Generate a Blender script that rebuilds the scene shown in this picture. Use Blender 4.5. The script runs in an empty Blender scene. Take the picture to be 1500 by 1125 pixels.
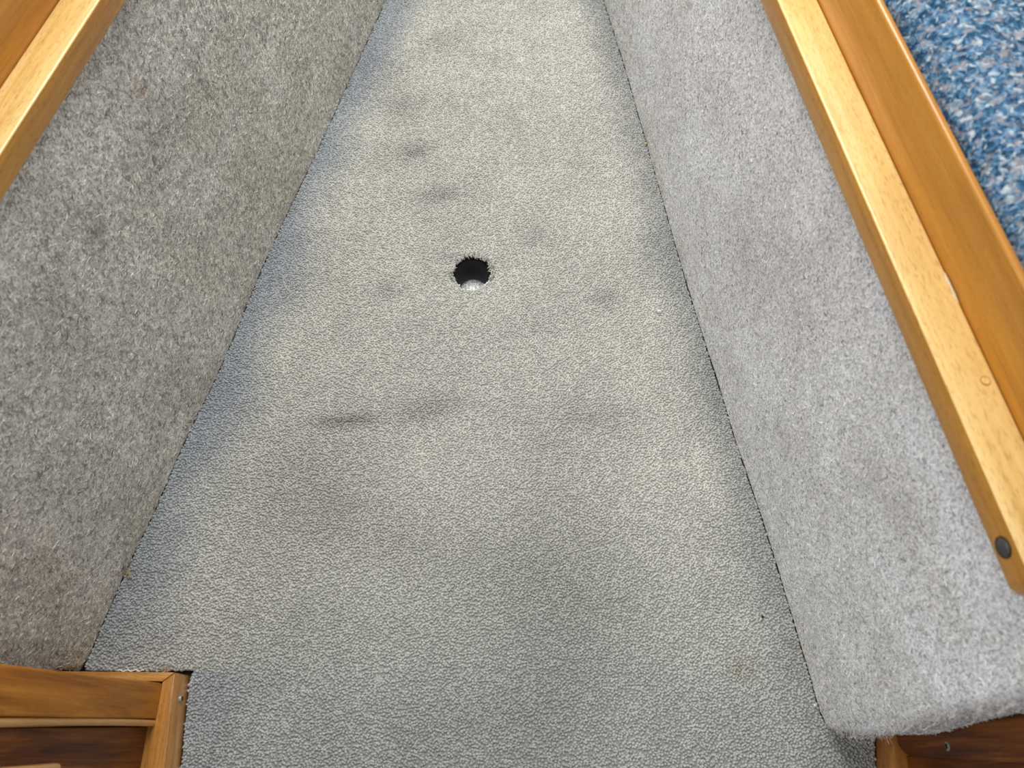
import bpy, bmesh, math, random
import numpy as np
from mathutils import Vector, Matrix, noise
from mathutils.geometry import delaunay_2d_cdt

random.seed(4)
C = bpy.context.scene.collection
scene = bpy.context.scene

# ------------------------------------------------------------------ camera, sky, lights, exposure
cam_d = bpy.data.cameras.new('camera')
cam = bpy.data.objects.new('camera', cam_d); C.objects.link(cam)
cam.location = (0, 0, 1.1)
cam.rotation_euler = (math.radians(25), 0, 0)
cam_d.sensor_width = 36; cam_d.lens = 36 * 1126 / 1500
cam_d.clip_start = 0.02
cam_d.dof.use_dof = True; cam_d.dof.focus_distance = 1.25; cam_d.dof.aperture_fstop = 5.8
scene.camera = cam

world = bpy.data.worlds.new('world'); scene.world = world
world.use_nodes = True
bg = world.node_tree.nodes['Background']
bg.inputs[0].default_value = (0.95, 0.975, 1.0, 1); bg.inputs[1].default_value = 0.50

def area_light(name, loc, aim, size, power, col):
    d = bpy.data.lights.new(name, 'AREA'); d.shape = 'RECTANGLE'
    d.size, d.size_y = size; d.energy = power; d.color = col
    o = bpy.data.objects.new(name, d); C.objects.link(o); o.location = loc
    o.rotation_euler = (Vector(aim) - Vector(loc)).to_track_quat('-Z', 'Y').to_euler()
    return o
area_light('deck_hatch_daylight', (-0.12, 1.60, 2.15), (0.0, 1.05, 0), (0.9, 0.9), 50, (1.0, 0.98, 0.93))
area_light('added_left_fill', (-1.35, -0.1, 1.45), (0.40, 0.35, 0.30), (0.9, 0.5), 10, (1.0, 0.98, 0.95))  # added unseen fill light from the left, brightens the right berth front

vs = scene.view_settings
vs.view_transform = 'Standard'; vs.look = 'None'; vs.gamma = 1; vs.use_curve_mapping = False
vs.exposure = 0.0

# ------------------------------------------------------------------ helpers
def link_obj(name, me, mat=None, parent=None):
    o = bpy.data.objects.new(name, me); C.objects.link(o)
    if mat is not None: me.materials.append(mat)
    if parent is not None: o.parent = parent
    return o

def from_bm(name, bm, mat, parent=None, smooth=True):
    me = bpy.data.meshes.new(name)
    bmesh.ops.recalc_face_normals(bm, faces=bm.faces[:])
    if smooth:
        for f in bm.faces: f.smooth = True
        for e in bm.edges:
            if len(e.link_faces) == 2 and e.calc_face_angle(0) > 0.7: e.smooth = False
    bm.to_mesh(me); bm.free()
    return link_obj(name, me, mat, parent)

def empty(name, loc, rz=0.0):
    o = bpy.data.objects.new(name, None); C.objects.link(o)
    o.location = loc; o.rotation_euler = (0, 0, rz); o.empty_display_size = 0.05
    return o

def tag(o, label=None, cat=None, group=None, kind=None):
    if label: o['label'] = label
    if cat: o['category'] = cat
    if group: o['group'] = group
    if kind: o['kind'] = kind
    return o

def box_bm(x0, x1, y0, y1, z0, z1, bev=0.0, seg=2):
    bm = bmesh.new()
    bmesh.ops.create_cube(bm, size=1)
    for v in bm.verts:
        v.co = ((x0 + x1) / 2 + v.co.x * (x1 - x0), (y0 + y1) / 2 + v.co.y * (y1 - y0), (z0 + z1) / 2 + v.co.z * (z1 - z0))
    if bev: bmesh.ops.bevel(bm, geom=bm.edges[:], offset=bev, segments=seg, profile=0.5, affect='EDGES')
    return bm

def prism_bm(outline, z0, z1, bev=0.0, seg=2):
    """a plan outline extruded upwards, its edges eased"""
    bm = bmesh.new()
    lo = [bm.verts.new((x, y, z0)) for x, y in outline]
    hi = [bm.verts.new((x, y, z1)) for x, y in outline]
    n = len(outline)
    bm.faces.new(lo[::-1]); bm.faces.new(hi)
    for i in range(n): bm.faces.new((lo[i], lo[(i + 1) % n], hi[(i + 1) % n], hi[i]))
    bmesh.ops.recalc_face_normals(bm, faces=bm.faces[:])
    if bev:
        es = [e for e in bm.edges if e.calc_face_angle(0) > 0.5]
        bmesh.ops.bevel(bm, geom=es, offset=bev, segments=seg, profile=0.5, affect='EDGES')
    return bm

def lathe_bm(profile, n=28):
    bm = bmesh.new(); rings = []
    for r, z in profile:
        if r < 1e-6: rings.append([bm.verts.new((0, 0, z))])
        else: rings.append([bm.verts.new((r * math.cos(2 * math.pi * k / n), r * math.sin(2 * math.pi * k / n), z)) for k in range(n)])
    for a, b in zip(rings, rings[1:]):
        for k in range(n):
            q = [a[k % len(a)], a[(k + 1) % len(a)], b[(k + 1) % len(b)], b[k % len(b)]]
            q = list(dict.fromkeys(q))
            if len(q) >= 3: bm.faces.new(q)
    return bm

def tube_bm(pts, r, n=6, taper=None):
    bm = bmesh.new(); rings = []
    P = [Vector(p) for p in pts]
    for i, p in enumerate(P):
        t = (P[min(i + 1, len(P) - 1)] - P[max(i - 1, 0)]).normalized()
        a = t.orthogonal().normalized(); b = t.cross(a)
        rr = r if taper is None else r * taper[i]
        rings.append([bm.verts.new(p + rr * (math.cos(2 * math.pi * k / n) * a + math.sin(2 * math.pi * k / n) * b)) for k in range(n)])
    for a, b in zip(rings, rings[1:]):
        for k in range(n): bm.faces.new((a[k], a[(k + 1) % n], b[(k + 1) % n], b[k]))
    bm.faces.new(rings[0]); bm.faces.new(rings[-1])
    return bm

def fbm(x, y, z=0.0, oct_=3):
    s = 0; a = 1; t = 0; f = 1
    for _ in range(oct_):
        s += a * noise.noise((x * f, y * f, z * f + 7.3 * f)); t += a; a *= 0.55; f *= 2.1
    return s / t

# ------------------------------------------------------------------ materials
def new_mat(name):
    m = bpy.data.materials.new(name); m.use_nodes = True
    nt = m.node_tree; return m, nt, nt.nodes['Principled BSDF']

def N(nt, kind, **kw):
    n = nt.nodes.new(kind)
    for k, v in kw.items(): setattr(n, k, v)
    return n

def ramp(nt, fac, stops):
    r = N(nt, 'ShaderNodeValToRGB')
    el = r.color_ramp.elements
    el[0].position, el[0].color = stops[0][0], (*stops[0][1], 1)
    el[1].position, el[1].color = stops[-1][0], (*stops[-1][1], 1)
    for p, c in stops[1:-1]:
        e = el.new(p); e.color = (*c, 1)
    nt.links.new(fac, r.inputs[0]); return r.outputs[0]

def mixc(nt, a, b, fac, mode='MIX'):
    m = N(nt, 'ShaderNodeMix', data_type='RGBA', blend_type=mode)
    for v, i in ((fac, 0), (a, 6), (b, 7)):
        if hasattr(v, 'links'): nt.links.new(v, m.inputs[i])
        else: m.inputs[i].default_value = v if i == 0 else (*v, 1)
    return m.outputs[2]

def tex_noise(nt, vec, scale, detail=3, rough=0.55, dist=0.0):
    n = N(nt, 'ShaderNodeTexNoise'); nt.links.new(vec, n.inputs['Vector'])
    n.inputs['Scale'].default_value = scale; n.inputs['Detail'].default_value = detail
    n.inputs['Roughness'].default_value = rough; n.inputs['Distortion'].default_value = dist
    return n.outputs['Fac']

def mapping(nt, vec, scale, rot=(0, 0, 0), loc=(0, 0, 0)):
    m = N(nt, 'ShaderNodeMapping'); nt.links.new(vec, m.inputs[0])
    m.inputs['Scale'].default_value = scale; m.inputs['Rotation'].default_value = rot; m.inputs['Location'].default_value = loc
    return m.outputs[0]

def wood(name, dark, mid, light, axis='y', rough=0.32, grain=1.0, coat=0.35, spec=0.5, pore=0.35, blotch=0.3, figure=0.6):
    """varnished timber, grain along the given local axis"""
    m, nt, b = new_mat(name)
    tc = N(nt, 'ShaderNodeTexCoord').outputs['Object']
    k = {'x': 0, 'y': 1, 'z': 2}[axis]
    def st(a, c): return tuple(a if i == k else c for i in range(3))
    broad = tex_noise(nt, mapping(nt, tc, st(2.2, 38)), 1.0, 4, 0.6, figure)
    fine = tex_noise(nt, mapping(nt, tc, st(14, 420)), 1.0, 3, 0.6, 0.2)
    pores = tex_noise(nt, mapping(nt, tc, st(110, 620)), 1.0, 2, 0.5)
    clouds = tex_noise(nt, mapping(nt, tc, st(9, 22)), 1.0, 2, 0.5)
    mx = N(nt, 'ShaderNodeMath', operation='MULTIPLY_ADD'); nt.links.new(fine, mx.inputs[0]); mx.inputs[1].default_value = 0.35 * grain
    nt.links.new(broad, mx.inputs[2])
    col = ramp(nt, mx.outputs[0], [(0.42, dark), (0.62, mid), (0.84, light)])
    pr = ramp(nt, pores, [(0.0, (0.55, 0.42, 0.3)), (0.36, (0.62, 0.5, 0.38)), (0.44, (1, 1, 1)), (1.0, (1, 1, 1))])
    col = mixc(nt, col, pr, pore, 'MULTIPLY')
    cl = ramp(nt, clouds, [(0.3, (0.72, 0.66, 0.58)), (0.62, (1.06, 1.04, 1.0))])
    col = mixc(nt, col, cl, blotch, 'MULTIPLY')
    nt.links.new(col, b.inputs['Base Color'])
    b.inputs['Roughness'].default_value = rough
    b.inputs['Specular IOR Level'].default_value = spec
    b.inputs['Coat Weight'].default_value = coat; b.inputs['Coat Roughness'].default_value = 0.22
    bp = N(nt, 'ShaderNodeBump'); bp.inputs['Strength'].default_value = 0.12; bp.inputs['Distance'].default_value = 0.0006
    nt.links.new(fine, bp.inputs['Height']); nt.links.new(bp.outputs[0], b.inputs['Normal'])
    return m

def plain(name, col, rough=0.5, metal=0.0, var=0.15, scale=300):
    m, nt, b = new_mat(name)
    p = N(nt, 'ShaderNodeTexCoord').outputs['Object']
    f = tex_noise(nt, p, scale, 3)
    c0 = tuple(max(0, c * (1 - var)) for c in col); c1 = tuple(min(1, c * (1 + var)) for c in col)
    nt.links.new(ramp(nt, f, [(0.3, c0), (0.7, c1)]), b.inputs['Base Color'])
    b.inputs['Roughness'].default_value = rough; b.inputs['Metallic'].default_value = metal
    return m

# honey coloured timbers
m_bar = wood('honey_oak_bar', (0.30, 0.115, 0.009), (0.47, 0.200, 0.015), (0.60, 0.285, 0.027), 'y', 0.30, coat=0.5, pore=0.55)
m_pale_oak = wood('pale_honey_oak', (0.60, 0.355, 0.095), (0.77, 0.515, 0.185), (0.85, 0.62, 0.27), 'y', 0.34, coat=0.35, pore=0.5)
m_board = wood('orange_board', (0.38, 0.150, 0.014), (0.56, 0.24, 0.026), (0.66, 0.305, 0.040), 'y', 0.34, coat=0.4, pore=0.25)
m_sill = wood('teak_sill', (0.19, 0.070, 0.012), (0.46, 0.200, 0.042), (0.68, 0.36, 0.10), 'y', 0.36, coat=0.3, pore=0.5)
m_sill_x = wood('teak_sill_across', (0.22, 0.085, 0.018), (0.54, 0.26, 0.065), (0.74, 0.41, 0.12), 'x', 0.36, coat=0.3, pore=0.5)
m_stile = wood('teak_stile', (0.15, 0.046, 0.005), (0.40, 0.145, 0.016), (0.60, 0.245, 0.034), 'z', 0.42, coat=0.0, spec=0.22, pore=0.3, blotch=0.5, figure=1.4)
m_panel = wood('dark_teak_panel', (0.040, 0.010, 0.002), (0.115, 0.032, 0.005), (0.25, 0.082, 0.013), 'z', 0.42, coat=0.0, spec=0.22, pore=0.35, blotch=0.6, figure=2.2)
m_pale = wood('pale_teak', (0.42, 0.2, 0.055), (0.55, 0.28, 0.085), (0.65, 0.36, 0.12), 'z', 0.36, coat=0.3)
m_screw = plain('weathered_screw', (0.36, 0.34, 0.31), 0.55, 0.7, 0.4, 900)
m_slot = plain('screw_slot', (0.012, 0.010, 0.009), 0.9)
m_plug = plain('grey_rubber_plug', (0.055, 0.052, 0.048), 0.55, 0.0, 0.3, 500)
m_caulk = plain('white_filler', (0.66, 0.55, 0.40), 0.7, 0, 0.2, 900)
m_sub = plain('bare_sole_board', (0.016, 0.012, 0.010), 0.9, 0, 0.4, 60)
m_tube = plain('black_socket_tube', (0.006, 0.007, 0.010), 0.6, 0, 0.4, 200)
m_zinc = plain('galvanised_base', (0.62, 0.69, 0.78), 0.45, 0.15, 0.8, 330)
m_lint = plain('white_lint', (0.85, 0.84, 0.80), 0.9)
m_straw = plain('tan_fibre', (0.55, 0.42, 0.24), 0.9, 0, 0.35, 900)
m_brown = plain('brown_fluff', (0.20, 0.115, 0.055), 0.95, 0, 0.5, 900)
m_dirt = plain('dark_crumb', (0.03, 0.026, 0.022), 0.9)

def attr(nt, name, kind):
    a = N(nt, 'ShaderNodeAttribute', attribute_name=name, attribute_type=kind); return a

def pile_material(name, instanced, lo, hi, base_gain=1.0):
    """cloth fibre: the tint lies on the surface, each tuft or fibre varies a little"""
    m, nt, b = new_mat(name)
    kind = 'INSTANCER' if instanced else 'GEOMETRY'
    t = attr(nt, 'tint', kind).outputs['Color']
    if instanced: r = attr(nt, 'chance', kind).outputs['Fac']
    else:
        g = N(nt, 'ShaderNodeNewGeometry').outputs['Position']
        r = tex_noise(nt, g, 520, 2, 0.6)
    v = ramp(nt, r, [(0.0, lo), (1.0, hi)] if instanced else [(0.3, lo), (0.7, hi)])
    col = mixc(nt, t, v, 1.0, 'MULTIPLY')
    nt.links.new(col, b.inputs['Base Color'])
    b.inputs['Roughness'].default_value = 0.95
    b.inputs['Specular IOR Level'].default_value = 0.15
    b.inputs['Sheen Weight'].default_value = 0.12
    return m
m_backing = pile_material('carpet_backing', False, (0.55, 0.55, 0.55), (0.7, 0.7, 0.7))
m_tuft = pile_material('carpet_tuft', True, (0.86, 0.86, 0.86), (1.14, 1.14, 1.135))

def felt_material():
    m, nt, b = new_mat('grey_felt')
    t = attr(nt, 'tint', 'GEOMETRY').outputs['Color']
    g = N(nt, 'ShaderNodeNewGeometry').outputs['Position']
    w = tex_noise(nt, g, 60, 2, 0.5)
    add = N(nt, 'ShaderNodeVectorMath', operation='SCALE'); nt.links.new(w, add.inputs[0]); add.inputs['Scale'].default_value = 0.02
    fibre = []
    for rot in ((0.5, 0.3, 0.6), (-0.7, 0.4, -0.5), (0.9, -0.8, 0.2)):
        fibre.append(tex_noise(nt, mapping(nt, g, (1400, 1400, 240), rot), 1.0, 2, 0.6, 0.6))
    s = N(nt, 'ShaderNodeMath', operation='MINIMUM'); nt.links.new(fibre[0], s.inputs[0]); nt.links.new(fibre[1], s.inputs[1])
    s2 = N(nt, 'ShaderNodeMath', operation='ADD'); nt.links.new(s.outputs[0], s2.inputs[0]); nt.links.new(fibre[2], s2.inputs[1])
    v = ramp(nt, s2.outputs[0], [(0.66, (0.20, 0.19, 0.18)), (0.84, (0.98, 0.98, 0.98)), (1.04, (1.55, 1.55, 1.56))])
    mid = tex_noise(nt, g, 300, 3, 0.65)
    v2 = ramp(nt, mid, [(0.36, (0.50, 0.485, 0.47)), (0.56, (1.10, 1.10, 1.11))])
    col = mixc(nt, mixc(nt, t, v, 0.9, 'MULTIPLY'), v2, 0.75, 'MULTIPLY')
    nt.links.new(col, b.inputs['Base Color'])
    b.inputs['Roughness'].default_value = 0.95; b.inputs['Specular IOR Level'].default_value = 0.1
    b.inputs['Sheen Weight'].default_value = 0.15
    bp = N(nt, 'ShaderNodeBump'); bp.inputs['Strength'].default_value = 0.5; bp.inputs['Distance'].default_value = 0.0015
    nt.links.new(s2.outputs[0], bp.inputs['Height']); nt.links.new(bp.outputs[0], b.inputs['Normal'])
    return m
m_felt = felt_material()
m_fibre = pile_material('felt_fibre', True, (0.22, 0.21, 0.20), (1.75, 1.75, 1.75))

def tweed_material():
    m, nt, b = new_mat('blue_tweed')
    g = N(nt, 'ShaderNodeTexCoord').outputs['Object']
    n1 = tex_noise(nt, g, 150, 2, 0.55, 0.8)
    base = ramp(nt, n1, [(0.28, (0.012, 0.035, 0.068)), (0.43, (0.026, 0.080, 0.155)), (0.54, (0.062, 0.155, 0.275)), (0.66, (0.19, 0.30, 0.41)), (0.8, (0.37, 0.45, 0.50))])
    n2 = tex_noise(nt, mapping(nt, g, (1, 1, 1), loc=(3.1, 1.7, 0.4)), 120, 2, 0.5, 0.6)
    k = ramp(nt, n2, [(0.50, (0, 0, 0)), (0.74, (1, 1, 1))])
    col = mixc(nt, base, (0.33, 0.305, 0.315), k)
    n3 = tex_noise(nt, mapping(nt, g, (1, 1, 1), loc=(7.7, 4.1, 2.4)), 170, 1, 0.5, 0.5)
    k3 = ramp(nt, n3, [(0.56, (0, 0, 0)), (0.72, (1, 1, 1))])
    col = mixc(nt, col, (0.44, 0.51, 0.56), k3)
    nt.links.new(col, b.inputs['Base Color'])
    b.inputs['Roughness'].default_value = 0.95; b.inputs['Specular IOR Level'].default_value = 0.1
    bp = N(nt, 'ShaderNodeBump'); bp.inputs['Strength'].default_value = 0.8; bp.inputs['Distance'].default_value = 0.003
    nt.links.new(n1, bp.inputs['Height']); nt.links.new(bp.outputs[0], b.inputs['Normal'])
    return m
m_tweed = tweed_material()

# ------------------------------------------------------------------ plan of the cabin sole
SEAM_R = [(0.417, 0.018), (0.409, 0.03), (0.397, 0.11), (0.384, 0.192), (0.372, 0.269), (0.356, 0.352), (0.343, 0.416), (0.329, 0.506),
          (0.314, 0.587), (0.292, 0.716), (0.271, 0.865), (0.247, 1.027), (0.222, 1.197), (0.190, 1.385), (0.150, 1.60), (0.10, 1.85)]
SEAM_L = [(-0.585, 0.086), (-0.580, 0.095), (-0.561, 0.168), (-0.554, 0.206), (-0.544, 0.248), (-0.529, 0.291), (-0.515, 0.359), (-0.505, 0.403), (-0.489, 0.466),
          (-0.472, 0.520), (-0.462, 0.560), (-0.438, 0.678), (-0.412, 0.791), (-0.383, 0.901), (-0.354, 1.01), (-0.318, 1.157), (-0.285, 1.289), (-0.262, 1.385), (-0.205, 1.60), (-0.14, 1.85)]
def ease_seam(tab, head):
    ys = [p[1] for p in tab]; xs = [p[0] for p in tab]
    yy = np.linspace(ys[head], 1.85, 90)
    f = lambda y: np.interp(y, ys, xs)
    sm = sum(f(np.clip(yy + d, ys[head], 1.85)) * w for d, w in ((-0.05, 1), (-0.025, 2), (0, 3), (0.025, 2), (0.05, 1))) / 9
    sm[0] = f(yy[0]); sm[-1] = f(yy[-1])
    return tab[:head] + [(float(a), float(b)) for a, b in zip(sm, yy)]
SEAM_R = ease_seam(SEAM_R, 1); SEAM_L = ease_seam(SEAM_L, 1)
def seam(tab, y): return float(np.interp(y, [p[1] for p in tab], [p[0] for p in tab]))
HOLE = (-0.068, 0.7225); HR = 0.0345

def cdt(boundary, hole, interior):
    pts = [Vector(p) for p in boundary] + [Vector(p) for p in hole] + [Vector(p) for p in interior]
    nb, nh = len(boundary), len(hole)
    edges = [(i, (i + 1) % nb) for i in range(nb)] + [(nb + i, nb + (i + 1) % nh) for i in range(nh)]
    vo, eo, fo, *_ = delaunay_2d_cdt(pts, edges, [], 0, 1e-6)
    return vo, fo

def inside(poly, x, y):
    c = False; j = len(poly) - 1
    for i in range(len(poly)):
        xi, yi = poly[i]; xj, yj = poly[j]
        if (yi > y) != (yj > y) and x < (xj - xi) * (y - yi) / (yj - yi) + xi: c = not c
        j = i
    return c

GAP = 0.0018
poly = [(x - GAP, y) for x, y in SEAM_R[::-1]]
poly += [(0.440, 0.013), (0.4735, 0.009), (0.4665, -0.03), (0.46, -0.30), (0.46, -0.45), (-0.415, -0.45), (-0.418, -0.12), (-0.4245, -0.03), (-0.4295, 0.03), (-0.4325, 0.076), (-0.4290, 0.088), (-0.455, 0.0885), (-0.47, 0.0870), (-0.575, 0.088)]
poly += [(x + GAP, y) for x, y in SEAM_L[1:]]
fine = []
for i, p in enumerate(poly):
    q = poly[(i + 1) % len(poly)]
    n = max(1, int(math.dist(p, q) / 0.02))
    for k in range(n): fine.append((p[0] + (q[0] - p[0]) * k / n, p[1] + (q[1] - p[1]) * k / n))
hole = []
for k in range(44):
    a = 2 * math.pi * k / 44; r = HR * (1 + 0.035 * math.sin(3 * a + 1) + random.uniform(-0.05, 0.05))
    hole.append((HOLE[0] + r * math.cos(a) * 0.97, HOLE[1] + r * math.sin(a) * 1.03))
interior = []
STEP = 0.0095
for j in range(int(2.35 / STEP)):
    for i in range(int(1.2 / STEP)):
        x = -0.62 + i * STEP + (j % 2) * STEP / 2; y = -0.45 + j * STEP
        if math.dist((x, y), HOLE) < HR * 1.18: continue
        if inside(poly, x, y) and inside(poly, x - 0.006, y) and inside(poly, x + 0.006, y): interior.append((x, y))
vo, fo = cdt(fine, hole, interior)

# stains and wear: x, y, half-widths along x and y, turn, strength
STAINS = []
def stain(x, y, a, b, rot, s, tone=(1.0, 1.0, 1.0)): STAINS.append((x, y, a, b, math.cos(rot), math.sin(rot), s, tone))
stain(-0.178, 0.985, 0.030, 0.018, 0.1, 0.28); stain(-0.13, 0.888, 0.045, 0.020, 0.15, 0.22); stain(-0.205, 1.095, 0.035, 0.030, 0.6, 0.15)
stain(-0.135, 1.27, 0.045, 0.030, 0.5, 0.14); stain(-0.035, 1.22, 0.03, 0.025, 0, 0.12); stain(-0.26, 0.451, 0.045, 0.011, 0.05, 0.30)
stain(-0.225, 0.455, 0.02, 0.012, 0.0, 0.16)
stain(-0.135, 0.470, 0.045, 0.020, 0.25, 0.20); stain(0.155, 0.672, 0.025, 0.018, 0.0, 0.20); stain(0.035, 0.80, 0.035, 0.028, 0.3, 0.16)
stain(-0.205, 0.690, 0.03, 0.022, 0.2, 0.17); stain(-0.10, 0.752, 0.035, 0.010, 0.0, 0.15); stain(-0.02, 0.745, 0.02, 0.02, 0, 0.10)
stain(-0.34, 0.36, 0.10, 0.08, 0.4, 0.13); stain(0.06, 0.22, 0.10, 0.22, 0.1, 0.13); stain(0.10, 0.45, 0.12, 0.05, 0.0, 0.07)
stain(-0.24, 0.30, 0.08, 0.06, 0.3, 0.09); stain(-0.18, 0.27, 0.10, 0.05, -0.3, 0.07); stain(0.13, 0.46, 0.05, 0.012, 0.1, 0.10)
stain(0.42, -0.02, 0.05, 0.05, 0, 0.12); stain(0.31, 0.09, 0.018, 0.012, 0, 0.18, (0.9, 1.1, 1.5)); stain(-0.02, 0.02, 0.12, 0.08, 0, 0.08)
stain(-0.24, 1.18, 0.05, 0.05, 0, 0.10); stain(0.04, 0.62, 0.09, 0.03, 0.1, 0.07)

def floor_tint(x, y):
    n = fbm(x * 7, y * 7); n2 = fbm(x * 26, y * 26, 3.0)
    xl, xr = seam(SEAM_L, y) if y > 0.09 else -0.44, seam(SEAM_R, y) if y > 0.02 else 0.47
    e = min((x - xl) / (0.10 + 0.14 * max(0, 0.55 - y)), (xr - x) / 0.085)                     # darker strip along the sides, blue-grey on the left
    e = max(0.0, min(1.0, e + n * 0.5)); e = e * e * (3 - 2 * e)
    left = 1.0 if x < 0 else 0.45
    worn = np.array((0.575, 0.574, 0.532)); side_col = np.array((0.395, 0.425, 0.460)) if x < 0 else np.array((0.430, 0.434, 0.424))
    c = side_col + (worn - side_col) * e
    if y < 0.35:                                                    # near end by the doorway: dimmer light put into the pile colour
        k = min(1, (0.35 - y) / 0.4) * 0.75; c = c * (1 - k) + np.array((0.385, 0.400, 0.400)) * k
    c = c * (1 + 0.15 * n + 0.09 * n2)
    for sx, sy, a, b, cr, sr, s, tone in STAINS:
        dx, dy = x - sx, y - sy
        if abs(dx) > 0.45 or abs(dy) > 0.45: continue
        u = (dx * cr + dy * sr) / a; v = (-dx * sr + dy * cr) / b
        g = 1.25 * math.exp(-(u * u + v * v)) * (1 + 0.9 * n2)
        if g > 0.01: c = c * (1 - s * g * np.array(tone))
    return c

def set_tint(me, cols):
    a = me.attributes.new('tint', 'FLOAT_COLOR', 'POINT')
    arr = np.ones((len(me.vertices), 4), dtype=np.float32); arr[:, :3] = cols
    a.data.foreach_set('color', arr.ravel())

def dish(x, y): return 0.0

me = bpy.data.meshes.new('floor')
faces = []
for f in fo:
    cx = sum(vo[i][0] for i in f) / len(f); cy = sum(vo[i][1] for i in f) / len(f)
    if math.dist((cx, cy), HOLE) < HR * 0.93 and all(math.dist(vo[i], HOLE) < HR * 1.09 for i in f): continue
    if not inside(fine, cx, cy): continue
    faces.append(tuple(f))
Z0 = -0.0035
me.from_pydata([(v[0], v[1], Z0) for v in vo], [], faces)
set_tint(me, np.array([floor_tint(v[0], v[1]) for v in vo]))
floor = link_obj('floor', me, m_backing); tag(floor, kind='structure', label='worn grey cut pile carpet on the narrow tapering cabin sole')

# the cut edge of the carpet around the hole and along the sides
bm = bmesh.new()
for loop in (hole, fine):
    up = [bm.verts.new((x, y, Z0)) for x, y in loop]; dn = [bm.verts.new((x, y, -0.011)) for x, y in loop]
    for i in range(len(loop)):
        j = (i + 1) % len(loop); bm.faces.new((up[i], up[j], dn[j], dn[i]))
edge_me = bpy.data.meshes.new('carpet_edge'); bm.to_mesh(edge_me); bm.free()
set_tint(edge_me, np.full((len(edge_me.vertices), 3), 0.05))
link_obj('carpet_edge', edge_me, m_backing, floor)
sub = [(-1.15, -0.5), (1.15, -0.5), (1.15, 1.9), (-1.15, 1.9)]
sh = [(HOLE[0] + 0.0315 * math.cos(2 * math.pi * k / 32), HOLE[1] + 0.0315 * math.sin(2 * math.pi * k / 32)) for k in range(32)]
vs_, fs_ = cdt(sub, sh, [])
sme = bpy.data.meshes.new('sole_board')
sme.from_pydata([(v[0], v[1], -0.011) for v in vs_], [], [tuple(f) for f in fs_ if math.dist((sum(vs_[i][0] for i in f) / 3, sum(vs_[i][1] for i in f) / 3), HOLE) > 0.0312 or not all(math.dist(vs_[i], HOLE) < 0.032 for i in f)])
link_obj('sole_board', sme, m_sub, floor)

# ------------------------------------------------------------------ geometry-node pile
def gn_group(name):
    g = bpy.data.node_groups.new(name, 'GeometryNodeTree')
    g.interface.new_socket('Geometry', in_out='INPUT', socket_type='NodeSocketGeometry')
    g.interface.new_socket('Geometry', in_out='OUTPUT', socket_type='NodeSocketGeometry')
    return g, g.nodes.new('NodeGroupInput'), g.nodes.new('NodeGroupOutput')

def rand_vec(g, lo, hi, seed):
    r = g.nodes.new('FunctionNodeRandomValue'); r.data_type = 'FLOAT_VECTOR'
    r.inputs[0].default_value = lo; r.inputs[1].default_value = hi; r.inputs['Seed'].default_value = seed
    return r.outputs[0]

def rand_f(g, lo, hi, seed):
    r = g.nodes.new('FunctionNodeRandomValue'); r.data_type = 'FLOAT'
    r.inputs[2].default_value = lo; r.inputs[3].default_value = hi; r.inputs['Seed'].default_value = seed
    return r.outputs[1]

def finish(g, gi, go, points, inst, rot_lo, rot_hi, sc_lo, sc_hi, mat, normal_rot=None):
    L = g.links.new
    st = g.nodes.new('GeometryNodeStoreNamedAttribute'); st.data_type = 'FLOAT'; st.domain = 'POINT'
    st.inputs['Name'].default_value = 'chance'
    L(points, st.inputs['Geometry']); L(rand_f(g, 0, 1, 11), st.inputs['Value'])
    iop = g.nodes.new('GeometryNodeInstanceOnPoints')
    L(st.outputs[0], iop.inputs['Points']); L(inst, iop.inputs['Instance'])
    ev = rand_vec(g, rot_lo, rot_hi, 5)
    e2r = g.nodes.new('FunctionNodeEulerToRotation'); L(ev, e2r.inputs[0])
    if normal_rot is not None:
        rr = g.nodes.new('FunctionNodeRotateRotation'); rr.rotation_space = 'LOCAL'
        L(normal_rot, rr.inputs[0]); L(e2r.outputs[0], rr.inputs[1]); L(rr.outputs[0], iop.inputs['Rotation'])
    else: L(e2r.outputs[0], iop.inputs['Rotation'])
    L(rand_vec(g, sc_lo, sc_hi, 8), iop.inputs['Scale'])
    sm = g.nodes.new('GeometryNodeSetMaterial'); sm.inputs['Material'].default_value = mat
    L(iop.outputs[0], sm.inputs['Geometry'])
    L(sm.outputs[0], go.inputs[0])

def tuft_group():
    g, gi, go = gn_group('pile_tufts'); L = g.links.new
    d = g.nodes.new('GeometryNodeDistributePointsOnFaces'); d.distribute_method = 'POISSON'
    d.inputs['Distance Min'].default_value = 0.0026; d.inputs['Density Max'].default_value = 200000; d.inputs['Seed'].default_value = 3
    L(gi.outputs[0], d.inputs['Mesh'])
    ico = g.nodes.new('GeometryNodeMeshIcoSphere'); ico.inputs['Radius'].default_value = 0.0021; ico.inputs['Subdivisions'].default_value = 2
    sp = g.nodes.new('GeometryNodeSetPosition'); L(ico.outputs[0], sp.inputs['Geometry'])
    nz = g.nodes.new('ShaderNodeTexNoise'); nz.inputs['Scale'].default_value = 900
    su = g.nodes.new('ShaderNodeVectorMath'); su.operation = 'SUBTRACT'; L(nz.outputs['Color'], su.inputs[0]); su.inputs[1].default_value = (0.5, 0.5, 0.5)
    sc = g.nodes.new('ShaderNodeVectorMath'); sc.operation = 'SCALE'; L(su.outputs[0], sc.inputs[0]); sc.inputs['Scale'].default_value = 0.0024
    L(sc.outputs[0], sp.inputs['Offset'])
    ss = g.nodes.new('GeometryNodeSetShadeSmooth'); L(sp.outputs[0], ss.inputs['Geometry'])
    finish(g, gi, go, d.outputs['Points'], ss.outputs[0], (-0.5, -0.5, -1.1), (0.5, 0.5, 1.1), (0.85, 0.72, 1.1), (1.45, 1.05, 1.6), m_tuft)
    return g

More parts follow.
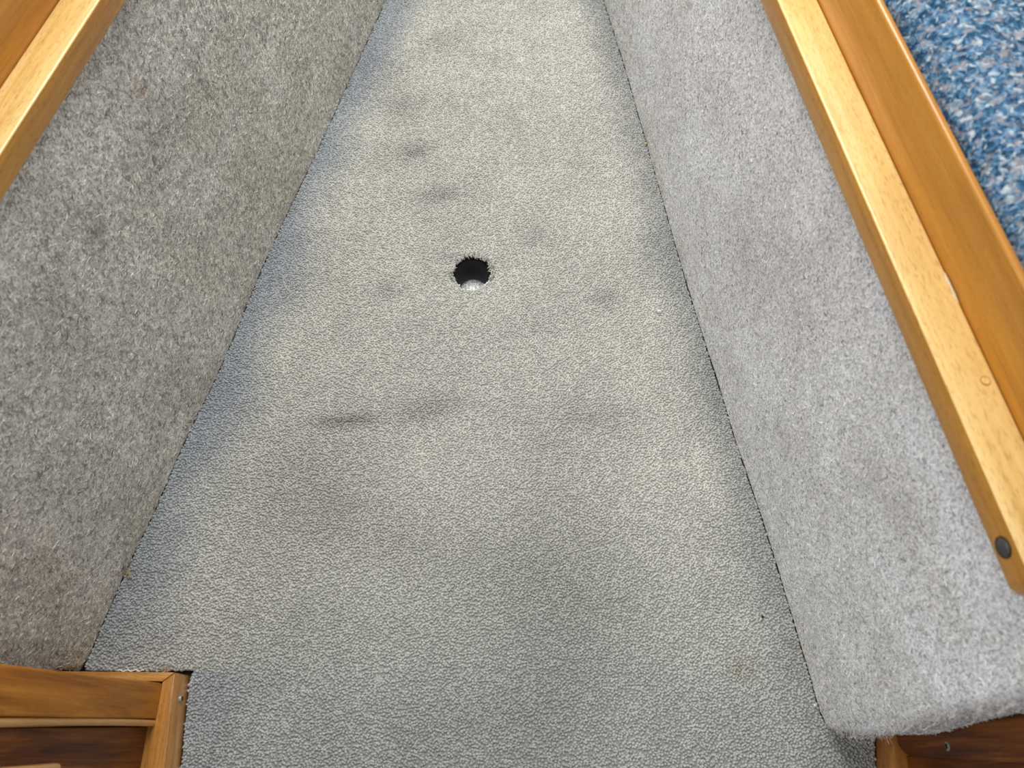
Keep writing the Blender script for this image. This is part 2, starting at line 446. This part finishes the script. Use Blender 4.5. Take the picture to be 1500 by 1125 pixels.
def fibre_group(name, density, seed):
    g, gi, go = gn_group(name); L = g.links.new
    d = g.nodes.new('GeometryNodeDistributePointsOnFaces'); d.distribute_method = 'RANDOM'
    d.inputs['Density'].default_value = density; d.inputs['Seed'].default_value = seed
    L(gi.outputs[0], d.inputs['Mesh'])
    b = g.nodes.new('GeometryNodeCurveQuadraticBezier')
    b.inputs['Resolution'].default_value = 4
    b.inputs['Start'].default_value = (-0.0045, 0, -0.0002); b.inputs['Middle'].default_value = (0.0, 0.0032, 0.0012); b.inputs['End'].default_value = (0.0045, -0.0008, 0.0006)
    pr = g.nodes.new('GeometryNodeCurvePrimitiveCircle'); pr.inputs['Resolution'].default_value = 3; pr.inputs['Radius'].default_value = 0.00026
    cm = g.nodes.new('GeometryNodeCurveToMesh'); L(b.outputs[0], cm.inputs['Curve']); L(pr.outputs[0], cm.inputs['Profile Curve'])
    al = g.nodes.new('FunctionNodeAlignRotationToVector'); al.axis = 'Z'
    L(d.outputs['Normal'], al.inputs['Vector'])
    finish(g, gi, go, d.outputs['Points'], cm.outputs[0], (-0.5, -0.45, 0), (0.5, 0.45, 6.28), (0.4, 0.3, 0.5), (1.2, 1.7, 1.6), m_fibre, al.outputs[0])
    return g

def add_stuff(name, src_me, group, parent):
    o = link_obj(name, src_me.copy(), None, parent)
    md = o.modifiers.new('pile', 'NODES'); md.node_group = group
    o['kind'] = 'stuff'
    return o
add_stuff('carpet_pile', me, tuft_group(), floor)

# ------------------------------------------------------------------ felt covered berth fronts
RAIL_Z = 0.490
def rail_x_r(y): return 0.4037 - 0.1583 * y
def rail_x_l(y): return -0.609 + 0.2215 * y
def wall_tint(side):
    def f(x, y, z):
        n = fbm(y * 11, z * 11, 1.0 * side, 4); n2 = fbm(y * 45, z * 45, 5.0 + side)
        b = np.array((0.662, 0.668, 0.680)) if side > 0 else np.array((0.675, 0.665, 0.625))
        warm = max(0, min(1, 0.5 - n * 1.6)) + 1.6 * math.exp(-(z / 0.035) ** 2) * (0.7 + n2)
        c = b * (1 + 0.20 * n + 0.16 * n2) * np.array((1.0, 1 - 0.010 * warm, 1 - 0.036 * warm))
        for sy, sz, r, s, tn in WSTAIN[side]:
            g = math.exp(-((y - sy) ** 2 + (z - sz) ** 2) / (r * r)); c = c * (1 - s * g * np.array(tn))
        return c
    return f
WSTAIN = {1: [(0.18, 0.10, 0.012, 0.2, (1, 1, 1)), (0.52, 0.33, 0.09, 0.14, (0.9, 1, 1.05)), (0.62, 0.25, 0.06, 0.12, (1, 1, 1)), (0.24, 0.36, 0.05, 0.10, (1, 1, 1))],
          -1: [(0.545, 0.36, 0.014, 0.38, (1, 1, 1)), (0.72, 0.40, 0.010, 0.3, (0.6, 1, 1.3)), (0.70, 0.36, 0.05, 0.15, (1, 1, 1)), (0.42, 0.33, 0.08, 0.12, (1, 1, 1)), (0.9, 0.05, 0.06, 0.12, (0.9, 1, 1.1))]}

def grid_mesh(name, P, tintf):
    nu, nv = len(P), len(P[0])
    me = bpy.data.meshes.new(name)
    V = [tuple(p) for row in P for p in row]
    F = [(i * nv + j, (i + 1) * nv + j, (i + 1) * nv + j + 1, i * nv + j + 1) for i in range(nu - 1) for j in range(nv - 1)]
    me.from_pydata(V, [], F)
    for p in me.polygons: p.use_smooth = True
    set_tint(me, np.array([tintf(*v) for v in V]))
    return me

def aft_edge(z): return float(np.interp(z, [0, 0.07, 0.15, 0.30, 0.43, 0.5], [0.016, 0.010, 0.0090, 0.023, 0.034, 0.040]))

NV = 52
zs = [0.503 * k / (NV - 1) - 0.003 for k in range(NV)]
# right wall: a short return at its aft end, a rounded corner, then the long face
P = []
cols_y = [0.0] + list(np.cumsum(np.full(180, 0.0102)))
R = 0.011
def right_pt(kind, t, z):
    ya = aft_edge(max(z, 0)); w = max(0, min(1, z / RAIL_Z))
    def face_x(y):
        b = seam(SEAM_R, y); top = rail_x_r(y) + 0.009
        bulge = 0.003 * math.sin(math.pi * w)
        return b + (top - b) * w - bulge + 0.0016 * fbm(y * 14, z * 14, 9)
    if kind == 0:      # return, aft face going outboard
        return (face_x(ya + R) + R + (1 - t) * 0.055, ya + 0.0012 * fbm(t * 6, z * 20, 2) , z)
    if kind == 1:      # rounded corner
        a = t * math.pi / 2
        return (face_x(ya + R) + R - R * math.sin(a), ya + R - R * math.cos(a), z)
    y = ya + R + t; return (face_x(y), y, z)
for t in (0, 0.2, 0.4, 0.6, 0.8, 1.0): P.append([right_pt(0, t, z) for z in zs])
for t in (0.17, 0.34, 0.5, 0.67, 0.84, 1.0): P.append([right_pt(1, t, z) for z in zs])
for t in cols_y[1:]: P.append([right_pt(2, t, z) for z in zs])
wr_me = grid_mesh('wall_right', P, wall_tint(1))
wall_r = link_obj('wall_right', wr_me, m_felt); tag(wall_r, kind='structure', label='pale grey felt covering the berth front on the right')

P = []
for t in np.linspace(0, 1, 6):
    P.append([(-0.585 - 0.02 - 0.08 * (1 - t) + (0.02 if t == 1 else 0), 0.088, z) for z in zs])
for t in cols_y:
    row = []
    for z in zs:
        w = max(0, min(1, z / RAIL_Z)); y = float(np.interp(z, [0.0, 0.045, 0.06, 0.5], [0.0875, 0.0862, 0.0760, 0.0665])) + t
        b = seam(SEAM_L, y); top = rail_x_l(y) - 0.009
        row.append((b + (top - b) * w + 0.003 * math.sin(math.pi * w) + 0.0016 * fbm(y * 14, z * 14, 4), y, z))
    P.append(row)
wl_me = grid_mesh('wall_left', P[5:], wall_tint(-1))
wall_l = link_obj('wall_left', wl_me, m_felt); tag(wall_l, kind='structure', label='darker grey felt covering the berth front on the left')
add_stuff('felt_fibre', wr_me, fibre_group('felt_fibres_pale', 130000, 2), wall_r)
add_stuff('felt_fibre', wl_me, fibre_group('felt_fibres_grey', 130000, 6), wall_l)

# flat berth tops behind the rails
def berth_top(name, inner, outer, parent):
    bm = bmesh.new()
    o = inner + outer[::-1]
    lo = [bm.verts.new((x, y, 0.466)) for x, y in o]; hi = [bm.verts.new((x, y, 0.488)) for x, y in o]
    bm.faces.new(hi); bm.faces.new(lo[::-1])
    for i in range(len(o)): bm.faces.new((lo[i], lo[(i + 1) % len(o)], hi[(i + 1) % len(o)], hi[i]))
    return from_bm(name, bm, m_board, parent, smooth=False)
ys = [0.07, 0.6, 1.2, 1.85]
berth_top('berth_top', [(rail_x_r(y) + 0.016, y) for y in ys], [(rail_x_r(y) + 0.62, y) for y in ys], wall_r)
berth_top('berth_top', [(rail_x_l(y) - 0.016, y) for y in ys], [(rail_x_l(y) - 0.62, y) for y in ys], wall_l)

# plain boards closing the aft ends of the berths
from_bm('berth_end', box_bm(0.450, 1.03, 0.057, 0.069, -0.010, 0.486, 0.001, 1), m_panel, wall_r)
from_bm('berth_end', box_bm(-1.22, -0.606, 0.090, 0.102, -0.010, 0.486, 0.001, 1), m_panel, wall_l)

# ------------------------------------------------------------------ wooden rails
def berth_rail(side, loc, rz, label):
    root = empty('berth_rail', loc, rz)
    tag(root, label, 'rail', 'wooden rails along the berths')
    s = side
    r = 0.013
    arc = [(s * (r - r * math.sin(a)), r - r * math.cos(a)) for a in np.linspace(0, math.pi / 2, 9)]
    out = [(s * 0.043, 0.0)] + arc + [(0.0, 1.85), (s * 0.043, 1.85)]
    if s < 0: out = out[::-1]
    bar = from_bm('rail_bar', prism_bm(out, 0.490, 0.5205, 0.0024, 3), m_bar, root)
    bar.data.materials.append(m_pale_oak)                               # the upper face is paler than the sides
    for p in bar.data.polygons:
        if p.normal.z > 0.6: p.material_index = 1
    brd = box_bm(min(s * 0.0435, s * 0.061), max(s * 0.0435, s * 0.0515), 0.0, 1.85, 0.4885, 0.592, 0.0030, 3)
    from_bm('backboard', brd, m_board, root)
    return root
rail_r = berth_rail(1, (0.3879, 0.100, 0), math.atan(0.1583), 'honey coloured wooden berth rail on the right with a grey plug near its rounded end')
rail_l = berth_rail(-1, (-0.587, 0.10, 0), -math.atan(0.2215), 'honey coloured wooden berth rail at the upper left, above the darker felt')

# grey plug in the right rail
bm = lathe_bm([(0, 0.0016), (0.0060, 0.0015), (0.0074, 0.0004), (0.0080, -0.0012), (0.0080, -0.004)], 32)
pg = from_bm('plug', bm, m_plug, rail_r); pg['label'] = 'dark grey round plug'
pg.rotation_euler = (0, -math.pi / 2, 0); pg.location = (-0.0004, 0.0378, 0.5050)
bm = lathe_bm([(0.0079, -0.001), (0.0081, 0.0004), (0.0087, 0.0004), (0.0089, -0.001)], 32)
rg = from_bm('plug_rim', bm, m_slot, pg)
# small timber bung and a chip of filler on the top of the right rail
bm = lathe_bm([(0, 0.0003), (0.0034, 0.0003), (0.0038, -0.0004), (0.0038, -0.002)], 24)
b_ = from_bm('wood_plug', bm, m_pale_oak, rail_r); from_bm('plug_rim', lathe_bm([(0.0036, 0.0001), (0.0037, 0.0004), (0.0042, 0.0004), (0.0043, 0.0)], 24), m_sill, b_); b_.location = (0.0335, 0.170, 0.5207)
bm = tube_bm([(0.0420, 0.245, 0.5200), (0.0410, 0.253, 0.5204), (0.0416, 0.262, 0.5203), (0.0412, 0.270, 0.5202), (0.0422, 0.277, 0.5200)], 0.0013, 6, [0.2, 1, 0.7, 1, 0.2])
f_ = from_bm('filler_chip', bm, m_caulk, rail_r); f_['label'] = 'white chip of filler'

# ------------------------------------------------------------------ blue tweed berth cushion behind the right rail
def cushion():
    root = empty('berth_cushion', (0.3879, 0.100, 0), math.atan(0.1583))
    tag(root, 'blue and grey flecked tweed berth cushion behind the right wooden rail', 'cushion')
    x0, x1, z0, z1, r = 0.0545, 0.55, 0.489, 0.618, 0.040
    prof = [(x0, z0)]
    prof += [(x0, z) for z in np.linspace(z0 + 0.012, z1 - r, 14)]
    prof += [(x0 + r - r * math.cos(a), z1 - r + r * math.sin(a)) for a in np.linspace(0.12, math.pi / 2, 10)]
    prof += [(x, z1 + 0.006 * math.sin(math.pi * (x - x0) / (x1 - x0))) for x in np.linspace(x0 + r + 0.006, x1, 70)]
    prof += [(x1, z0)]
    nU = 300
    V = []; F = []
    n = len(prof)
    for i in range(nU):
        y = 0.004 + 1.80 * i / (nU - 1)
        end = min(1, (y - 0.004) / 0.03); inset = 0.03 * (1 - math.sqrt(max(0, 1 - (1 - end) ** 2)))
        for j, (x, z) in enumerate(prof):
            zz = min(z, z1 + 0.006 - inset) if z > z0 + 0.02 else z
            d = 0.0022 * fbm(x * 130, y * 130, z * 130, 2) + 0.003 * fbm(x * 9, y * 9, z * 9, 2)
            V.append((x - (d if x < x0 + r else 0), y, zz + (d if z > z1 - r else 0)))
    for i in range(nU - 1):
        for j in range(n - 1): F.append((i * n + j, i * n + j + 1, (i + 1) * n + j + 1, (i + 1) * n + j))
    F.append(tuple(range(n))); F.append(tuple(range((nU - 1) * n, nU * n))[::-1])
    me = bpy.data.meshes.new('cushion_cover'); me.from_pydata(V, [], F)
    for p in me.polygons: p.use_smooth = True
    link_obj('cushion_cover', me, m_tweed, root)
cushion()

# ------------------------------------------------------------------ the socket under the hole
sock = empty('table_socket', (HOLE[0], HOLE[1], 0))
tag(sock, 'black table leg socket sunk in the round hole in the carpet, silvery at the bottom', 'socket')
bm = lathe_bm([(0.0312, -0.0112), (0.0312, -0.078), (0.0322, -0.078), (0.0322, -0.0112)], 40)
from_bm('socket_tube', bm, m_tube, sock)
bm = lathe_bm([(0, -0.0485), (0.010, -0.0487), (0.019, -0.0494), (0.0235, -0.0512), (0.0245, -0.0545), (0.0245, -0.0775), (0, -0.0775)], 40)
for v in bm.verts:
    v.co.z += 0.0012 * noise.noise((v.co.x * 170, v.co.y * 170, 0)); v.co.y -= 0.0058
z_ = from_bm('base_plate', bm, m_zinc, sock); z_['label'] = 'silvery speckled metal bottom'

# ------------------------------------------------------------------ lockers either side of the doorway
def screw(parent, loc, normal, r=0.0042):
    bm = lathe_bm([(0, 0.0011), (r * 0.6, 0.0010), (r * 0.92, 0.0004), (r, -0.0005), (r, -0.003)], 20)
    o = from_bm('screw', bm, m_screw, parent); o['label'] = 'small metal screw head'
    o.rotation_euler = Vector(normal).to_track_quat('Z', 'Y').to_euler(); o.location = loc
    s = from_bm('screw_slot', box_bm(-r * 0.62, r * 0.62, -r * 0.22, r * 0.22, 0.0004, 0.0013), m_slot, o, smooth=False)
    s.rotation_euler = (0, 0, 0.9)
    bm = box_bm(-r * 0.22, r * 0.22, -r * 0.62, r * 0.62, 0.0004, 0.0013)
    s2 = from_bm('screw_slot', bm, m_slot, o, smooth=False); s2.rotation_euler = (0, 0, 0.9)
    return o

lk = empty('locker', (-0.46, 0.08, 0))
tag(lk, 'varnished teak locker at the lower left, with mitred plinth and bead beside its door', 'locker', 'lockers beside the doorway')
def lpart(name, bm, mat, label=None, smooth=True):
    if not name.startswith('plinth'):
        for v in bm.verts: v.co.y -= 0.019 * max(0, v.co.z - H)          # the joinery leans a little aft
    bmesh.ops.translate(bm, verts=bm.verts[:], vec=(0.46, -0.08, 0))
    o = from_bm(name, bm, mat, lk, smooth)
    if label: o['label'] = label
    return o
H = 0.045
# plinth: side run and forward run, mitred at the corner
lpart('plinth_side', prism_bm([(-0.4345, 0.0815), (-0.4265, -0.03), (-0.4195, -0.13), (-0.4195, -0.44), (-0.462, -0.44), (-0.462, 0.0), (-0.4485, 0.0705)], -0.010, H, 0.0016, 2), m_sill)
lpart('plinth_front', prism_bm([(-0.4350, 0.0819), (-0.4490, 0.0709), (-0.592, 0.0715), (-0.592, 0.0835)], -0.010, H, 0.0012, 2), m_sill_x)
stile_o = lpart('stile', box_bm(-0.492, -0.4475, 0.0270, 0.0690, H, 0.49, 0.0025, 3), m_stile)
# the bead between stile and door bows a little
pts = [(-0.4520 + 0.0006 * math.sin(z * 19), 0.0222 + 0.0010 * math.sin((z - 0.05) * 11), z) for z in np.linspace(H, 0.485, 24)]
lpart('bead', tube_bm(pts, 0.0042, 10), m_pale)
lpart('door', box_bm(-0.478, -0.4560, -0.40, 0.0176, H + 0.0008, 0.47, 0.0012, 2), m_panel)
lpart('door_pull', box_bm(-0.4565, -0.4440, -0.060, -0.0145, 0.252, 0.40, 0.004, 3), m_pale, 'pale wooden pull on the door')
lpart('stile', box_bm(-0.492, -0.4475, -0.44, -0.4012, H, 0.49, 0.0025, 3), m_stile)
lpart('carcass', box_bm(-0.86, -0.4785, -0.44, 0.0660, -0.010, 0.47, 0.002, 1), m_panel)
lpart('locker_top', box_bm(-0.87, -0.440, -0.45, 0.068, 0.4705 + 0.02, 0.51, 0.004, 2), m_sill)
screw(lk, (-0.4300 + 0.46, 0.0515 - 0.08, 0.020), (1, 0.07, 0), 0.0046)

rk = empty('locker', (0.48, 0.0, 0))
tag(rk, 'dark varnished locker at the lower right, under the aft end of the pale felt', 'locker', 'lockers beside the doorway')
def rpart(name, bm, mat, label=None):
    bmesh.ops.translate(bm, verts=bm.verts[:], vec=(-0.48, 0, 0))
    o = from_bm(name, bm, mat, rk)
    if label: o['label'] = label
    return o
m_sill_r = wood('teak_sill_right', (0.20, 0.075, 0.013), (0.42, 0.17, 0.032), (0.58, 0.27, 0.06), 'y', 0.36, coat=0.3, pore=0.5)
rpart('plinth_side', prism_bm([(0.4765, 0.0105), (0.4930, 0.0105), (0.4990, -0.44), (0.4630, -0.44), (0.4630, -0.12), (0.4685, -0.03)], -0.010, 0.045, 0.0018, 2), m_sill_r)
# stile with an eased lower corner
out = [(0.0105, 0.0455), (0.0105, 0.15), (0.042, 0.30), (0.052, 0.47), (-0.0205, 0.47), (-0.0175, 0.30), (-0.0150, 0.080), (-0.0138, 0.066), (-0.0105, 0.055), (-0.005, 0.0475), (0.0, 0.0455)]
bm = bmesh.new()
fa = [bm.verts.new((0.4790, y, z)) for y, z in out]; ba = [bm.verts.new((0.50, y, z)) for y, z in out]
bm.faces.new(fa); bm.faces.new(ba[::-1])
for i in range(len(out)): bm.faces.new((fa[i], fa[(i + 1) % len(out)], ba[(i + 1) % len(out)], ba[i]))
bmesh.ops.recalc_face_normals(bm, faces=bm.faces[:])
bmesh.ops.bevel(bm, geom=[e for e in bm.edges if all(abs(v.co.x - 0.4790) < 1e-6 for v in e.verts)], offset=0.0015, segments=2, affect='EDGES')
rpart('stile', bm, m_panel)
rpart('door', box_bm(0.4870, 0.508, -0.40, -0.0150, 0.0455, 0.465, 0.0012, 2), m_panel)
rpart('carcass', box_bm(0.5085, 0.88, -0.44, 0.0105, -0.010, 0.465, 0.002, 1), m_panel)
rpart('stile', box_bm(0.4790, 0.50, -0.44, -0.4012, 0.0455, 0.47, 0.0015, 2), m_panel)
rpart('locker_top', box_bm(0.470, 0.89, -0.45, 0.010, 0.4705, 0.488, 0.004, 2), m_sill)
screw(rk, (0.4790 - 0.48, -0.004, 0.165), (-1, 0, 0), 0.0050)

# ------------------------------------------------------------------ bits lying on the carpet
def fleck(name, x, y, r, mat, label, cat, z=0.003, stretch=(1, 1, 0.7), rot=0.0, group=None):
    bm = bmesh.new(); bmesh.ops.create_icosphere(bm, subdivisions=2, radius=r)
    for v in bm.verts:
        k = 1 + 0.45 * noise.noise(v.co * (2.2 / r) + Vector((x * 90, y * 90, 0)))
        v.co = Vector((v.co.x * stretch[0], v.co.y * stretch[1], v.co.z * stretch[2])) * k
    o = from_bm(name, bm, mat); o.location = (x, y, z); o.rotation_euler = (0, 0, rot)
    tag(o, label, cat, group); return o
def curl(name, pts, r, mat, label, cat):
    o = from_bm(name, tube_bm(pts, r, 5), mat); tag(o, label, cat); return o

curl('lint_thread', [(0.2365, 0.6475, 0.0040), (0.239, 0.6445, 0.0042), (0.242, 0.6430, 0.0042), (0.2450, 0.6440, 0.0040)], 0.0014, m_lint,
     'short white curl of lint on the carpet right of the hole', 'lint')
fleck('white_crumb', 0.399, 0.0445, 0.0016, m_lint, 'tiny white crumb beside the aft end of the right felt', 'crumb', 0.0045, (1.4, 0.8, 0.7), 0.1)
fleck('dark_crumb', 0.3455, 0.157, 0.0018, m_dirt, 'tiny dark crumb on the carpet near the lower right felt', 'crumb', 0.0040, (1, 1.2, 0.8))
fleck('pale_crumb', 0.2465, 1.000, 0.0026, m_straw, 'small tan crumb in the seam along the right felt, upper part', 'crumb', 0.0045)
fleck('straw_crumb', 0.3955, 0.111, 0.0018, m_straw, 'small straw coloured crumb in the seam along the right felt, near its aft end', 'crumb', 0.0045, (1, 1.6, 0.8))
fleck('white_crumb', -0.345, 1.045, 0.0014, m_lint, 'tiny white crumb beside the left felt, upper part of the carpet', 'crumb', 0.0045, (1.6, 0.8, 0.7))
fleck('white_crumb', -0.058, 1.205, 0.0015, m_lint, 'tiny white crumb on the middle of the far carpet', 'crumb', 0.0045)
fleck('felt_pill', -0.286, 1.302, 0.0052, plain('felt_pill', (0.36, 0.35, 0.33), 0.95), 'grey pill of felt in the seam at the far left', 'lint', 0.004)

def fluff(x, y, n, spread, mat, label, seed, zc=0.004):
    rnd = random.Random(seed); bm = bmesh.new()
    for _ in range(n):
        cx, cy = rnd.gauss(0, spread), rnd.gauss(0, spread); a = rnd.uniform(0, 6.28); l = rnd.uniform(0.002, 0.005)
        p = [(cx + l * (t - 0.5) * math.cos(a + 0.8 * t), cy + l * (t - 0.5) * math.sin(a + 0.8 * t), 0.0012 * math.sin(3 * t) + rnd.uniform(0, 0.003)) for t in (0, 0.33, 0.66, 1)]
        t = tube_bm(p, rnd.uniform(0.0003, 0.0007), 4)
        tm = bpy.data.meshes.new('strand'); t.to_mesh(tm); t.free(); bm.from_mesh(tm); bpy.data.meshes.remove(tm)
    o = from_bm('lint_fluff', bm, mat); o.location = (x, y, zc); tag(o, label, 'lint'); return o
fluff(-0.5545, 0.2285, 70, 0.0042, m_brown, 'brown tuft of fluff in the seam along the lower left felt', 3, 0.006)
fluff(-0.541, 0.216, 24, 0.0036, m_straw, 'tan wisp of fluff on the carpet next to the brown tuft', 8, 0.0035)
fluff(-0.4655, 0.0895, 22, 0.0030, m_straw, 'frayed tan fibres at the corner of the left locker plinth', 12, 0.001)
pts = [(-0.528 + 0.036 * t, 0.0872 + 0.0010 * math.sin(t * 21), 0.006 + 0.001 * math.sin(t * 15)) for t in np.linspace(0, 1, 26)]
curl('carpet_thread', pts, 0.0008, m_lint, 'wavy white backing thread along the front of the left locker plinth', 'thread')

rnd = random.Random(21); bm = bmesh.new()
for k in range(190):
    a = rnd.uniform(-0.16 * math.pi, 1.16 * math.pi); r0 = HR * rnd.uniform(0.98, 1.14); l = rnd.uniform(0.002, 0.0085) * (1 if math.sin(a) > -0.1 else 0.5)
    a2 = a + rnd.gauss(0, 0.10)
    p0 = Vector((HOLE[0] + r0 * math.cos(a), HOLE[1] + r0 * math.sin(a), 0.0005))
    p1 = Vector((HOLE[0] + (r0 - 0.55 * l) * math.cos(a), HOLE[1] + (r0 - 0.55 * l) * math.sin(a), 0.0028 + rnd.uniform(0, 0.0015)))
    p2 = Vector((HOLE[0] + (r0 - l) * math.cos(a2), HOLE[1] + (r0 - l) * math.sin(a2), rnd.uniform(-0.002, 0.002)))
    t = tube_bm([p0, p1, p2], rnd.uniform(0.0007, 0.0012), 5, [1, 0.9, 0.35])
    tm = bpy.data.meshes.new('strand'); t.to_mesh(tm); t.free(); bm.from_mesh(tm); bpy.data.meshes.remove(tm)
fr = from_bm('carpet_fray', bm, m_backing, floor); fr['kind'] = 'stuff'
set_tint(fr.data, np.tile((0.98, 0.97, 0.89), (len(fr.data.vertices), 1)))

# loose felt fibres along the aft edge of the right berth front
rnd = random.Random(5); bm = bmesh.new()
for k in range(420):
    z = rnd.uniform(0.02, 0.485); y = aft_edge(z); x = right_pt(1, rnd.uniform(0.0, 0.9), z)[0]
    l = rnd.uniform(0.003, 0.011) * (1 if rnd.random() < 0.9 else 2); dz = rnd.gauss(0, 0.6); dx = rnd.gauss(0, 0.5)
    p0 = Vector((x, y + 0.0025, z)); p1 = p0 + Vector((dx * l * 0.4, -l * 0.55, dz * l * 0.4)); p2 = p0 + Vector((dx * l + rnd.gauss(0, 0.001), -l * 0.85, dz * l))
    t = tube_bm([p0, p1, p2], rnd.uniform(0.00014, 0.00026), 3)
    tm = bpy.data.meshes.new('strand'); t.to_mesh(tm); t.free(); bm.from_mesh(tm); bpy.data.meshes.remove(tm)
ff = from_bm('felt_fringe', bm, m_felt, wall_r); ff['kind'] = 'stuff'
set_tint(ff.data, np.tile((0.62, 0.60, 0.57), (len(ff.data.vertices), 1)))
